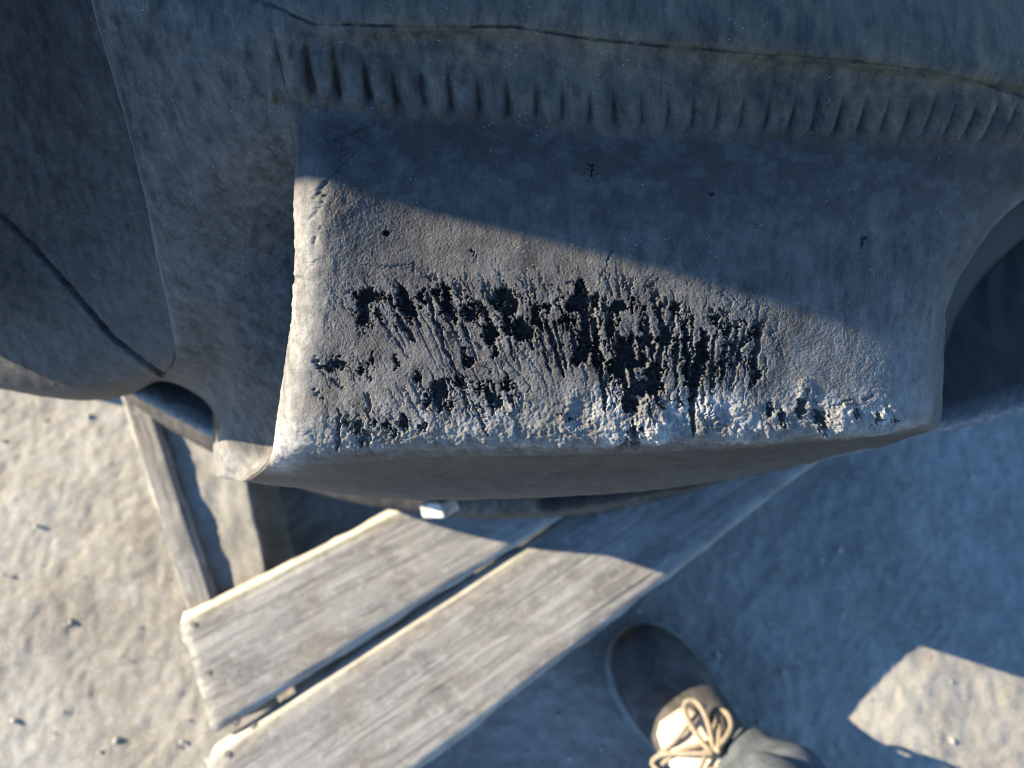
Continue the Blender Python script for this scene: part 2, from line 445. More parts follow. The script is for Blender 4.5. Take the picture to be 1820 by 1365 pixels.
# --- the piece of tread, lug and sidewall in front of the lens: a net of points, then fine relief
NET = [
 # far left groove
 [(-420,-150,.36),(-420,30,.40),(-420,130,.42),(-420,240,.45),(-420,330,.48),(-420,420,.50),(-420,500,.52),(-420,590,.54),(-420,640,.56),(-420,672,.58),(-420,676,.62),(-420,676,.66),(-420,600,.72)],
 [(0,-150,.315),(0,0,.345),(0,120,.37),(0,240,.395),(0,340,.42),(0,430,.445),(0,530,.47),(0,620,.50),(0,665,.52),(0,688,.56),(2,691,.6),(5,688,.64),(5,640,.70)],
 [(100,-150,.295),(108,0,.325),(140,120,.347),(165,230,.372),(190,330,.395),(205,430,.42),(205,540,.45),(180,640,.485),(165,690,.515),(150,710,.56),(150,712,.6),(155,710,.64),(155,650,.70)],
 [(148,-150,.290),(180,8,.309),(214,130,.331),(247,250,.354),(270,345,.374),(289,445,.398),(306,545,.428),(300,640,.467),(262,676,.51),(228,700,.56),(226,702,.6),(230,700,.64),(235,650,.70)],
 [(162,-150,.276),(192,10,.293),(226,130,.314),(258,250,.337),(281,345,.357),(300,445,.385),(316,545,.418),(322,630,.458),(312,668,.50),(290,675,.55),(288,677,.6),(292,677,.64),(290,640,.7)],
 [(250,-150,.266),(280,20,.277),(312,130,.292),(338,250,.316),(353,345,.342),(365,445,.374),(378,545,.408),(388,630,.455),(389,690,.50),(384,724,.525),(382,734,.55),(380,738,.6),(370,690,.68)],
 [(360,-150,.260),(390,20,.268),(412,130,.281),(432,250,.306),(440,345,.340),(440,445,.376),(436,545,.405),(430,650,.445),(418,735,.49),(404,790,.515),(394,826,.525),(386,846,.54),(380,790,.63)],
 [(425,-150,.258),(455,28,.266),(480,112,.277),(512,242,.301),(528,350,.345),(532,450,.385),(528,558,.408),(512,682,.445),(496,765,.48),(470,818,.50),(436,842,.51),(420,854,.52),(420,800,.62)],
 [(450,-150,.256),(480,30,.264),(502,110,.274),(528,235,.288),(522,345,.303),(523,445,.314),(518,555,.326),(501,680,.340),(489,765,.352),(480,818,.364),(458,846,.41),(440,857,.48),(438,810,.60)],
 [(520,-150,.252),(545,25,.260),(556,100,.272),(566,205,.286),(588,318,.2905),(580,440,.302),(576,555,.314),(566,680,.3265),(556,772,.337),(545,818,.354),(530,850,.41),(533,868,.48),(530,820,.62)],
 [(780,-150,.250),(790,25,.258),(790,80,.270),(788,205,.285),(780,330,.296),(775,460,.307),(770,590,.318),(766,700,.3275),(764,780,.337),(762,806,.352),(760,846,.41),(756,889,.48),(750,830,.64)],
 [(1080,-150,.249),(1085,40,.257),(1085,105,.268),(1088,232,.284),(1090,345,.295),(1090,470,.307),(1090,590,.318),(1090,700,.329),(1090,778,.338),(1090,800,.352),(1090,836,.41),(1085,878,.48),(1080,820,.64)],
 [(1380,-150,.251),(1385,78,.259),(1385,125,.270),(1390,243,.286),(1394,350,.298),(1400,470,.311),(1400,585,.323),(1398,690,.335),(1394,766,.344),(1390,786,.358),(1380,812,.41),(1365,840,.47),(1350,790,.64)],
 [(1680,-150,.256),(1690,115,.265),(1690,155,.274),(1680,262,.290),(1640,360,.304),(1615,470,.319),(1595,580,.331),(1590,680,.342),(1590,748,.351),(1580,770,.365),(1545,788,.41),(1500,806,.46),(1480,760,.64)],
 [(1920,-150,.262),(1930,150,.272),(1930,190,.280),(1900,278,.296),(1780,362,.313),(1700,462,.328),(1656,572,.341),(1650,672,.350),(1648,738,.359),(1635,764,.375),(1590,782,.41),(1545,797,.46),(1520,750,.64)],
 [(2000,-150,.266),(2010,160,.276),(2005,205,.286),(1960,284,.304),(1816,358,.325),(1731,450,.341),(1681,565,.355),(1677,668,.363),(1674,738,.371),(1655,764,.385),(1605,782,.415),(1560,796,.46),(1535,750,.64)],
 [(2060,-150,.27),(2070,170,.283),(2060,215,.30),(1975,270,.37),(1788,338,.52),(1702,434,.545),(1650,560,.55),(1648,660,.55),(1650,728,.55),(1634,756,.555),(1598,774,.56),(1556,786,.57),(1540,740,.66)],
 [(2200,-150,.29),(2200,150,.32),(2190,205,.37),(2140,275,.44),(1960,345,.58),(1890,380,.60),(1838,403,.61),(1790,424,.62),(1750,442,.63),(1718,458,.64),(1704,466,.65),(1698,468,.67),(1690,430,.72)],
 [(2700,-150,.34),(2700,100,.37),(2650,140,.40),(2600,180,.44),(2450,220,.50),(2350,260,.53),(2280,290,.56),(2220,315,.58),(2190,330,.60),(2180,340,.62),(2170,345,.64),(2165,345,.66),(2150,310,.72)],
]
def proj(p):
    x, y, z = p; d = H-z; c, s_ = math.cos(TILT), math.sin(TILT)
    yc = c*y + s_*(-d); zc = -s_*y + c*(-d)             # camera coordinates
    return (910+FPX*x/(-zc), 682.5-FPX*yc/(-zc), d)
def cyl(th, r, z):
    """th = angle from the point of the tyre nearest the viewer, positive towards +X"""
    return Vector((TC.x + r*math.sin(th), TC.y - r*math.cos(th), z))
RZL = [(.60,.79),(.67,.775),(.70,.755),(.72,.73),(.755,.69),(.79,.65),(.82,.61),(.845,.57),(.86,.54),(.87,.51),(.87,.47),(.865,.43),(.84,.38)]
NET[0] = [proj(cyl(-.80, r, z)) for r, z in RZL]
RZR = [(.60,.80),(.67,.78),(.70,.755),(.725,.72),(.75,.67),(.765,.62),(.77,.59),(.775,.56),(.775,.54),(.773,.50),(.77,.46),(.765,.42),(.75,.36)]
NET[-1] = [proj(cyl(.98, r, z)) for r, z in RZR]
net = np.array(NET, float).transpose(1, 0, 2)          # rows x columns x (px, py, drop)
def pchip_axis(Pn, counts):
    """monotone cubic through Pn along axis 0; counts = samples in each span"""
    d = np.diff(Pn, axis=0); m = np.zeros_like(Pn)
    a, b = d[:-1], d[1:]
    with np.errstate(divide='ignore', invalid='ignore'):
        hm = np.where(a*b > 0, 2*a*b/(a+b), 0.0)
    cr_ = (a+b)/2
    m[1:-1] = np.where(a*b > 0, .5*hm+.5*np.sign(cr_)*np.minimum(np.abs(cr_), 2*np.minimum(np.abs(a), np.abs(b))), 0)
    m[0] = d[0]; m[-1] = d[-1]
    out = []; idx = []
    for i, n in enumerate(counts):
        t = np.arange(n)/n
        if i == len(counts)-1: t = np.append(t, 1.0)
        t = t.reshape(-1, *([1]*(Pn.ndim-1)))
        h00 = 2*t**3-3*t**2+1; h10 = t**3-2*t**2+t; h01 = -2*t**3+3*t**2; h11 = t**3-t**2
        out.append(h00*Pn[i]+h10*m[i]+h01*Pn[i+1]+h11*m[i+1]); idx.append(i+t.ravel())
    return np.concatenate(out), np.concatenate(idx)
Q = 1.0
c_counts = [24, 96, 54, 26, 45, 45, 45, 26, 34, 185, 230, 230, 165, 50, 22, 20, 20, 20]
r_counts = [28, 42, 78, 78, 96, 98, 84, 62, 26, 26, 30, 18]
c_counts = [max(4, int(c*Q)) for c in c_counts]; r_counts = [max(4, int(c*Q)) for c in r_counts]
g1, vr = pchip_axis(net, r_counts)
g2, uc = pchip_axis(g1.transpose(1, 0, 2), c_counts)
g = g2.transpose(1, 0, 2)                               # fine rows x fine cols
PX, PY, DR = g[..., 0], g[..., 1], g[..., 2]
VR = vr[:, None]+0*PX; UC = uc[None, :]+0*PX
base = at(PX, PY, DR)
du = np.gradient(base, axis=1); dv = np.gradient(base, axis=0)
nrm = np.cross(dv, du); nrm /= np.linalg.norm(nrm, axis=2, keepdims=True)+1e-12
if nrm[nrm.shape[0]//2, nrm.shape[1]//2, 2] < 0: nrm = -nrm

face = smooth(8.2, 9.4, UC)*smooth(14.6, 13.6, UC)*smooth(2.7, 3.2, VR)*smooth(9.3, 8.5, VR)
lugm = smooth(7.6, 8.6, UC)*smooth(15.2, 14.4, UC)
wx = (fbm(PX/9, PY/9, 40, 3)-.5); wy = (fbm(PX/9, PY/9, 44, 3)-.5)
wx2 = (fbm(PX/3.2, PY/3.2, 46, 2)-.5); wy2 = (fbm(PX/3.2, PY/3.2, 48, 2)-.5)
wx3 = (fbm(PX/5, PY/11, 52, 3, .6)-.5)
QX = PX+wx*16+wx2*8+wx3*9; QY = PY+wy*20+wy2*10+wx3*12
hh = np.zeros_like(PX)
PXM = .00026                                            # metres per photograph pixel on the lug

def seg_dist(x, y, x0, y0, x1, y1):
    dx, dy = x1-x0, y1-y0; t = np.clip(((x-x0)*dx+(y-y0)*dy)/(dx*dx+dy*dy+1e-9), 0, 1)
    return np.hypot(x-x0-t*dx, y-y0-t*dy), t
dep = np.zeros_like(PX)
def pit(x, y, rx, ry, depth, ang=0, edge=.88):
    m = (np.abs(PX-x) < rx+ry+22) & (np.abs(PY-y) < rx+ry+22) & (VR > 2.5) & (VR < 9.2)
    if not m.any(): return
    ca, sa_ = math.cos(math.radians(ang)), math.sin(math.radians(ang))
    rx, ry = rx*.74, ry*.98
    u = (QX[m]-x)*ca+(QY[m]-y)*sa_; v = -(QX[m]-x)*sa_+(QY[m]-y)*ca
    r = np.hypot(u/rx, v/ry)
    dep[m] = np.maximum(dep[m], depth*smooth(1.12, edge, r))
def gash(x0, y0, x1, y1, wd, depth, warp=.45):
    pad = wd+14
    m = (PX > min(x0, x1)-pad) & (PX < max(x0, x1)+pad) & (PY > min(y0, y1)-pad) & (PY < max(y0, y1)+pad) & (VR > 2.3) & (VR < 9.2)
    if not m.any(): return
    d, t = seg_dist(PX[m]+(QX[m]-PX[m])*warp, PY[m]+(QY[m]-PY[m])*warp, x0, y0, x1, y1)
    wdt = wd*(1-.55*np.abs(2*t-1)**2)
    dep[m] = np.maximum(dep[m], depth*smooth(wdt, wdt*.5, d))
PITS = [(650,527,24,15,16),(676,530,12,10,12),(642,552,9,26,14),(643,574,17,9,14),(717,535,14,28,18),(730,548,14,18,16),
 (752,530,7,17,14),(773,520,10,8,12),(795,532,11,30,18),(804,555,7,14,14),(836,552,20,12,14),(897,525,17,16,16),(908,541,16,18,16),
 (870,594,20,20,18),(878,532,10,9,8),(899,571,8,26,16),(928,588,24,20,18),(952,562,12,22,16),(972,548,10,8,12),(1032,525,15,28,18),
 (1016,538,12,18,14),(1060,536,11,15,13),(1098,545,22,13,15),(1125,540,6,11,13),(1012,570,18,9,16),(1040,560,10,28,15),(1039,612,14,32,18),
 (1030,636,16,12,16),(1058,610,10,34,18),(1062,640,14,16,18),(1086,585,9,22,15),(1112,628,22,30,22),(1098,650,22,16,20),(1135,645,20,12,18),
 (1122,610,10,22,15),(1150,600,9,18,13),(1164,676,20,30,18),(1140,690,24,14,15),(1120,716,18,24,14),(1185,600,10,24,15),(1201,546,12,11,13),
 (1176,560,7,22,10),(1219,610,10,42,18),(1222,650,9,36,18),(1250,617,14,34,20),(1240,645,10,30,20),(1236,690,8,30,18),(1275,565,7,14,10),
 (1291,588,8,8,11),(1345,588,10,12,13),(1340,640,8,16,12),(1345,668,11,14,13),(1368,728,12,8,9),(833,643,20,9,14),(826,626,6,12,9),
 (880,628,9,10,12),(688,414,6,7,9),(665,447,4,4,7),(842,451,5,3,6),(743,672,8,13,12),(778,700,14,24,13),(762,712,9,12,11),(790,690,8,18,13),
 (800,722,12,8,12),(820,678,12,9,11),(783,726,9,7,12),(718,752,10,14,11),(871,703,9,24,13),(885,715,10,14,10),(901,684,13,11,12),(854,690,5,8,9),
 (601,645,14,12,9),(577,652,16,7,10),(566,700,7,8,7),(640,658,6,8,9),(663,638,4,10,9),(655,660,4,14,9),(702,640,5,12,9),(620,750,12,8,7),
 (636,760,10,14,8),(668,748,6,8,8),(690,756,6,8,7),(650,785,12,10,6),(1591,750,5,9,9),(1560,742,10,14,7),(1390,740,8,14,9),(1425,725,10,18,7),
 (1460,745,14,18,7),(1520,735,12,8,6),(1128,776,14,26,9),(1110,790,16,10,8),(995,735,4,4,7),(1012,748,4,4,7),(1535,428,7,6,6),(1052,300,6,10,5),
 (1265,345,8,3,4),(533,257,12,11,9),(1300,640,6,20,8),(1320,620,6,24,8),(1285,660,5,22,7),(560,640,10,8,7),(750,755,10,5,7),(700,770,8,6,6)]
for x, y, rx, ry, dp in PITS: pit(x, y, rx, ry, dp*PXM*1.45, 8 if x > 1250 else (-12 if x < 1000 else 0))
G_ = [(703,560,736,604,8,12),(668,560,718,622,3,4),(690,585,730,640,2.5,3),(770,560,788,605,6,10),(775,590,812,660,3.5,7),(800,640,818,668,3,5),(820,575,832,598,6,9),
 (830,600,850,640,3,5),(973,575,1003,668,6,12),(985,570,1008,655,4,9),(960,590,985,650,2.5,4),(1000,560,1003,668,2,3),(1069,650,1077,728,6,12),(1080,655,1088,715,2.5,5),
 (1230,655,1233,775,7,12),(1353,572,1334,690,7,10),(1322,585,1298,690,5,6),(1300,580,1280,660,4,5),(1436,690,1433,722,4,6),(1480,722,1512,712,3,4),(1535,712,1555,700,3,4),
 (841,716,866,775,4,7),(790,715,802,750,3,4),(720,690,748,740,2.5,4),(735,690,765,735,2.5,4),(690,690,712,725,2.5,3.5),(603,728,600,800,6,8),(655,700,656,750,4,6),(648,695,652,715,2,3),
 (550,393,572,369,5,6),(556,352,585,318,6,6),(560,375,578,345,4,5),(562,420,556,432,5,6),(545,470,566,462,3,4),(528,490,560,468,3,4),(566,410,570,400,4,5),(543,520,535,600,2.5,3),
 (570,655,605,640,6,8),(590,675,612,690,5,5),(640,470,760,478,1.8,2),(680,478,735,468,2,2.5),(735,468,736,485,3,3),(1075,470,1088,445,2.5,4),(1064,505,1078,470,2.5,4),(525,268,690,212,3,2.2),(583,318,640,262,2.5,2.2),
 (530,770,560,774,3,3),(1200,560,1185,590,4,6),(945,640,975,690,2,3),(880,640,930,700,2,3),(900,640,945,690,2,3),(1500,585,1502,600,2,2),
 (648,520,655,575,6,13),(720,520,726,560,8,14),(795,515,800,570,7,14),(890,520,903,585,8,14),(1030,515,1044,600,8,15),(1052,540,1062,640,7,14),(1098,590,1112,690,9,16),(1150,560,1160,640,6,12),
 (1180,570,1170,660,6,12),(1205,600,1200,690,5,11),(1255,590,1240,690,7,14),(1270,600,1262,700,4,9),(1310,575,1300,650,4,9),(1120,640,1130,730,8,14),(1165,650,1168,720,7,13),(930,570,948,620,6,12),
 (905,600,915,640,4,8),(870,580,885,620,6,11),(960,600,978,660,3.5,8),(1018,580,1026,650,4.5,10),(760,520,772,560,5,10),(780,680,790,725,6,10),(868,690,876,735,5,9),(822,690,832,725,4,8),(1345,610,1338,680,5,9)]
for x0, y0, x1, y1, wd, dp in G_: gash(x0, y0, x1, y1, wd, dp*PXM)
# torn zone: many small ragged holes and fibres, mostly running down the face
def blob(x, y, rx, ry): return np.exp(-((PX-x)/rx)**2-((PY-y)/ry)**2)
tz = np.clip(blob(680,545,60,35)+blob(770,545,60,40)+blob(880,560,60,50)+blob(980,560,60,50)+blob(1080,590,70,70)+blob(1170,620,60,90)+blob(1250,640,60,80)
     +blob(1325,610,45,50)+blob(800,700,60,35)+blob(890,700,40,35)+blob(1140,690,60,40)+.6*blob(600,655,35,25)+.45*blob(650,760,60,30), 0, 1)
skew = np.interp(PX, [600, 800, 1000, 1080, 1250, 1400], [.55, .45, .22, .08, -.02, -.18])
SX = PX-skew*(PY-600)
fib = fbm(SX/7+wx*1.4, PY/34+wy, 61, 4, .6)
chunk = fbm(SX/11+wx*2, PY/18+wy*2, 71, 4, .6)
dep = np.maximum(dep, tz*smooth(.645, .675, chunk)*17*PXM)
dep = np.maximum(dep, tz*smooth(.645, .69, fib)*12*PXM)
# drag lines below the torn band
dl = np.clip(blob(760,620,110,60)+blob(960,640,110,60)+blob(1300,650,70,90)+blob(1080,700,60,50), 0, 1)
lines = fbm(SX/3.6, PY/120, 81, 2, .5)
hh -= face*dl*smooth(.66, .76, lines)*1.8*PXM*smooth(.35, .6, fbm(PX/40, PY/40, 83, 2))
dep = dep*face*(1-.5*smooth(.58, .68, fbm(PX/6.5, PY/12, 57, 4, .6)))
hh -= dep*(.85+.5*(fbm(PX/4, PY/4, 90, 2)-.5))
# ragged relief around holes
hh += face*tz*(fbm(SX/5, PY/8, 95, 4, .6)-.5)*3.2*PXM*smooth(14*PXM, 0, dep)
# crumbled, dusty lower edge
low = smooth(675, 755, PY+40*(fbm(PX/50, PY/50, 97, 3)-.5)+np.interp(PX, [600, 900, 1050, 1600], [-25, 0, 14, 14]))*face
low = low*np.interp(PX, [520, 600, 800, 1000, 1150, 1560, 1640], [.25, .5, .7, .85, 1., 1., .25])
lowd = low*smooth(9.0, 8.3, VR)
cr1 = 1-voro(PX/17+wx*.9, PY/17+wy*.9, 5); cr2 = 1-voro(PX/7.5+wx, PY/7.5+wy, 7)
hh += low*((cr1-.5)*2.8+(cr2-.5)*2.4+(fbm(PX/30, PY/30, 99, 4, .6)-.5)*11)*PXM
# a few broken-off lumps at the lower edge
for x, y, rx, ry, am in ((1160,740,26,40,10),(1185,765,40,22,7),(1105,770,24,20,6),(1120,680,14,22,9),(1030,735,22,30,-8),(1012,755,20,16,6),(1390,770,30,18,6),
                         (1430,700,14,24,5),(1500,745,36,26,8),(1560,770,34,18,7),(1580,745,18,22,6),(1470,765,30,16,6),(1290,775,50,16,5),(1240,765,14,26,5),(960,785,60,14,3),(1455,735,18,20,-8)):
    hh += face*am*.7*PXM*smooth(1.25, .55, np.hypot((QX-x)/rx, (QY-y)/ry))
# dented lower rim outline
rim = smooth(7.4, 8.4, VR)*smooth(9.3, 8.7, VR)*lugm
hh += rim*((fbm(PX/14, PY/9, 120, 4, .6)-.5)*9 + (fbm(PX/40, PY/12, 121, 3)-.5)*8)*PXM*np.interp(PX, [520, 700, 1550, 1640], [.3, 1, 1, .2])
# grain everywhere on the lug face, coarser where lit skin is weathered
hh += face*((fbm(PX/2.6, PY/2.6, 130, 3, .7)-.5)*1.7 + (fbm(PX/9+wx, PY/9, 134, 3)-.5)*.6 + (fbm(PX/70, PY/70, 137, 3)-.5)*3)*PXM
# left rim: small nicks
rl = smooth(7.7, 8.2, UC)*smooth(9.6, 8.9, UC)*smooth(3.6, 4.2, VR)*smooth(9.5, 8.8, VR)
hh += rl*((fbm(PY/22, PX/14, 140, 4, .6)-.5)*3)*PXM
hh -= rl*smooth(10, 2, np.abs(PY-497))*smooth(540, 518, PX)*9*PXM
# wall below the edge: soft horizontal wear
wall = smooth(8.9, 9.6, VR)*lugm
hh += wall*((fbm(PX/50, PY/7, 150, 4)-.5)*3.5)*PXM
# --- shoulder ribs
xb_k = [(490,180),(505,168),(560,184),(607,190),(700,200),(900,217),(1100,236),(1300,243),(1500,248),(1820,256),(2100,268)]
yb = np.interp(PX, [p[0] for p in xb_k], [p[1] for p in xb_k])
lean = np.interp(PX, [500, 700, 1000, 1150, 1400, 1600, 1820], [.26, .22, .06, -.06, -.28, -.40, -.55])
t_up = yb-PY
xbase = PX+lean*t_up-.0012*t_up**2*np.sign(lean)*.6
edges = [440,455,508,560,607,660,708,757,805,855,905,955,1000,1048,1093,1140,1185,1228,1270,1312,1355,1397,1437,1478,1518,1557,1596,1634,1671,1707,1742,1776,1809,1842,1874,1905,1936,1966]
ph = np.interp(xbase, edges, np.arange(len(edges))); fr = ph-np.floor(ph); ci = np.floor(ph).astype(int)
amp = .8+.4*_hash(ci, ci*0, 3)
bul = np.sin(np.pi*np.clip(fr**1.3, 0, 1)); shape = bul**.55
hgt = np.interp(PX, [500, 600, 700, 1000, 1820], [125, 120, 95, 85, 95])
env = smooth(-9, 9, t_up-20*(1-bul))*smooth(hgt*1.15, hgt*.45, t_up)*smooth(462, 500, PX)*(VR < 4.2)*smooth(2030, 1960, PX)
hh += env*amp*(shape-.35)*np.interp(PX, [480, 640, 800, 1300, 1820], [42, 34, 25, 18, 21])*PXM
# --- mould line (crack) above the ribs and the crack in the groove
def polyline(pts, wd, depth, cond):
    best = np.full(PX.shape, 1e9)
    for (x0, y0), (x1, y1) in zip(pts, pts[1:]):
        m = cond & (PX > min(x0, x1)-40) & (PX < max(x0, x1)+40)
        d, _ = seg_dist(PX[m]+wx[m]*3, PY[m]+wy[m]*3, x0, y0, x1, y1); best[m] = np.minimum(best[m], d)
    return -depth*smooth(wd, wd*.15, best)*PXM
vary = .45+.7*smooth(.35, .62, fbm(PX/45, PY/45, 170, 4, .6))
hh += polyline([(380,-30),(480,6),(530,30),(560,42),(640,44),(760,50),(910,47),(1050,70),(1200,85),(1350,97),(1500,108),(1640,126),(1740,146),(1830,174),(1960,210)], 4.0, 7, VR < 3)*vary
hh += smooth(16, -30, PY-np.interp(PX, [380,560,910,1350,1640,1830], [-30,42,47,97,126,174]))*(VR < 3)*2*PXM*smooth(430, 520, PX)
hh += polyline([(-300,150),(-120,280),(0,382),(70,450),(140,530),(200,600),(250,640),(290,668)], 6, 20, UC < 4.2)
# general skin relief on the unlit rubber
other = 1-face
hh += other*((fbm(PX/18, PY/18, 160, 4, .6)-.5)*3.0 + (fbm((PX+PY*.4)/70, (PY-PX*.4)/16, 163, 4)-.5)*3.2)*PXM
hh += smooth(3.55, 3.72, UC)*smooth(5.0, 4.0, UC)*smooth(8.0, 5.0, VR)*24*PXM - smooth(3.05, 3.5, UC)*smooth(3.62, 3.52, UC)*smooth(9, 7, VR)*4*PXM
fresh_shade = np.clip(smooth(3.5*PXM, 9*PXM, dep), 0, 1)*.72  # torn rubber blackened with depth, painting the dark inside the holes
pts = base+nrm*hh[..., None]
dust_light_v = np.clip(lowd*np.interp(PX, [500, 750, 900, 1050], [.6, .7, .8, .9])*(.25+.95*smooth(.3, .75, fbm(PX/45, PY/45, 180, 3)))*.95
     + face*.10*smooth(.42, .7, fbm(PX/40, PY/30, 184, 5, .65))
     + .60*smooth(7.75, 8.2, UC)*smooth(9.15, 8.5, UC)*smooth(3.8, 4.5, VR)*smooth(10, 9.2, VR)*(.55+.45*smooth(.3, .65, fbm(PX/9, PY/60, 186, 3))) + .55*smooth(7.6, 8.2, UC)*np.exp(-((PX-512)/40)**2-((PY-785)/45)**2)*(VR < 10) + .5*(UC > 5.4)*(UC < 7.6)*smooth(8.6, 9.4, VR)  # rim, corner and foot paled, painting their sunlit edges into the dust
     + wall*.08*smooth(9.9, 10.6, VR)
     + face*.25*smooth(1360, 1460, PX)*smooth(560, 640, PY), 0, 1)
dust_light_v = np.maximum(dust_light_v, rim*.12)
dust_light_v = np.maximum(dust_light_v, .30*smooth(3.58, 3.70, UC)*smooth(4.1, 3.8, UC)*smooth(7.5, 5.5, VR))  # pale line along the crease, its bright edge painted in as dust

R_, C_ = PX.shape
wn_ = fbm(PX/120, PY/120, 190, 4)-.5
scuff_shade = np.interp(PY+120*wn_, [230, 380, 540, 760], [.06, .36, .95, 1.25])  # dust rising down the face, putting its lit and shaded tone into colour
scuff_shade = scuff_shade*face + (1-face)*(.85+.5*wn_)
scuff_shade = np.where(VR > 9.2, .36, scuff_shade)
scuff_shade = scuff_shade*(1-.95*smooth(14.9, 15.6, UC))*(.62+.38*smooth(3.3, 3.9, UC))  # right groove stripped of dust to paint its deep shade
tanv = np.clip(smooth(3.6, 2.4, VR)*np.interp(PX, [200, 700, 1400], [.25, .6, 1.]) + .6*wn_, 0, 1)
def u_ix(k): return int(np.argmin(np.abs(uc-k)))
def v_ix(k): return int(np.argmin(np.abs(vr-k)))
def patch(name, r0, r1, c0, c1, mat, parent=tyre):
    sub = pts[r0:r1+1, c0:c1+1]; me = mesh_np(name, sub.reshape(-1, 3), grid_quads(sub.shape[0], sub.shape[1])[:, ::-1])
    a = me.attributes.new('dust_light', 'FLOAT', 'POINT'); a.data.foreach_set('value', np.ascontiguousarray(dust_light_v[r0:r1+1, c0:c1+1], np.float32).ravel())
    for nm_, ar_ in (('scuff_shade', scuff_shade), ('tan', tanv)):
        a = me.attributes.new(nm_, 'FLOAT', 'POINT'); a.data.foreach_set('value', np.ascontiguousarray(ar_[r0:r1+1, c0:c1+1], np.float32).ravel())
    a = me.attributes.new('fresh_shade', 'FLOAT', 'POINT'); a.data.foreach_set('value', np.ascontiguousarray(fresh_shade[r0:r1+1, c0:c1+1], np.float32).ravel())
    return put(name, me, mat, parent)
r3, c4, c15 = v_ix(3.0), u_ix(3.6), u_ix(16.0)
patch('sidewall', 0, r3, c4, c15, RUB_LUG)
lug = patch('lug', r3, R_-1, c4, c15, RUB_LUG)
lug['label'] = 'torn and chunked tread lug with a crumbling dusty edge'
patch('tread_groove', 0, R_-1, 0, c4, RUB_LUG)
patch('tread_groove', 0, R_-1, c15, C_-1, RUB_SHADE)  # right groove in the darker rubber, its shade painted in

# --- carcass: the whole ring behind the lugs
prof = [(.33,.70),(.36,.735),(.45,.775),(.56,.795),(.62,.765),(.665,.72),(.695,.66),(.71,.60),(.73,.53),(.745,.47),(.745,.38),(.745,.31),(.745,.25),(.70,.19),(.64,.155),(.56,.145),(.45,.165),(.36,.205),(.33,.24),(.345,.34),(.36,.47),(.345,.60)]
nth = 220
co = np.array([[cyl(2*math.pi*k/nth, r, z) for k in range(nth)] for r, z in prof+[prof[0]]])
put('carcass', mesh_np('carcass', co.reshape(-1, 3), grid_quads(len(prof)+1, nth, True)), RUB, tyre)

# --- the other tread lugs
def lug_block(th0, th1, zt, zb, skew=0.0, r_out=TR, r_in=.71, bev=.018, nt=10, sl=.03):
    bm = bmesh.new()
    lo_i, lo_o, hi_i, hi_o = [], [], [], []
    for k in range(nt+1):
        t = th0+(th1-th0)*k/nt
        lo_i.append(bm.verts.new(cyl(t+skew, r_in, zb))); lo_o.append(bm.verts.new(cyl(t+skew, r_out, zb)))
        hi_i.append(bm.verts.new(cyl(t, r_in-.02, zt+sl))); hi_o.append(bm.verts.new(cyl(t, r_out, zt)))
    for k in range(nt):
        bm.faces.new((lo_i[k], lo_i[k+1], lo_o[k+1], lo_o[k])); bm.faces.new((hi_i[k], hi_o[k], hi_o[k+1], hi_i[k+1]))
        bm.faces.new((lo_o[k], lo_o[k+1], hi_o[k+1], hi_o[k])); bm.faces.new((lo_i[k+1], lo_i[k], hi_i[k], hi_i[k+1]))
    for k in (0, nt): bm.faces.new((lo_i[k], lo_o[k], hi_o[k], hi_i[k]))
    bmesh.ops.recalc_face_normals(bm, faces=bm.faces)
    es = [e for e in bm.edges if e.calc_face_angle(0) > .6]
    bmesh.ops.bevel(bm, geom=es, offset=bev, segments=3, profile=.55, affect='EDGES')
    return bm_mesh('lug', bm, True)
pitch = 2*math.pi/7
main_c = .066
for k in range(1, 7):
    c = main_c+k*pitch+(.06 if k == 1 else 0)
    if k == 6: c = 2*math.pi-.48-.17
    put('lug', lug_block(c-.17, c+.17, .815 if k == 6 else .745, (.61 if k == 6 else .50), (0 if k == 6 else .03), bev=.006 if k == 6 else .018, sl=.05 if k == 6 else .03), RUB, tyre)
# lower row: the two that show beside and below the torn lug, then the rest
def prism_lug(top, z, zb, bev=.012, rough=.0012, seed=1, shrink=.075):
    lo = [(p[0]*.97, p[1]+shrink, zb) for p in top]; hi = [tuple(p) for p in top]
    return prism_mesh('lug', lo, hi, bev, 3, 7, rough, seed)
dl_ = .62
topr = [at(*q, dl_) for q in ((952,917),(1100,893),(1300,855),(1440,826),(1640,777),(1820,733),(2060,668),(2060,320),(1835,405),(1700,460),(1500,540),(1000,660))]
def lug_with_dust(top, edge, **k):
    me = prism_lug(top, None, .17, **k)
    E_ = [np.array(p) for p in edge]; val = []
    for v in me.vertices:
        p = np.array(v.co); b = 9.
        for a_, b_ in zip(E_, E_[1:]):
            d_ = b_-a_; t_ = np.clip(np.dot(p-a_, d_)/np.dot(d_, d_), 0, 1); b = min(b, np.linalg.norm(p-a_-t_*d_))
        val.append(max(0., 1-b/.016)*.9)
    a = me.attributes.new('dust_light', 'FLOAT', 'POINT'); a.data.foreach_set('value', val)
    a = me.attributes.new('scuff_shade', 'FLOAT', 'POINT'); a.data.foreach_set('value', [1.]*len(val))
    return put('lug', me, RUB_SHADE, tyre)
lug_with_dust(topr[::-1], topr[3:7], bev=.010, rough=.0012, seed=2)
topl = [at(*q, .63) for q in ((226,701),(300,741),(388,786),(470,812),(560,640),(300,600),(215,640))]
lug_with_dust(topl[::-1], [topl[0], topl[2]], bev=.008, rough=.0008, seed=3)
for k in range(1, 6):
    c = main_c+.45+k*pitch
    me = lug_block(c-.24, c+.24, .44, .21, -.03, sl=.0)
    put('lug', me, RUB, tyre)
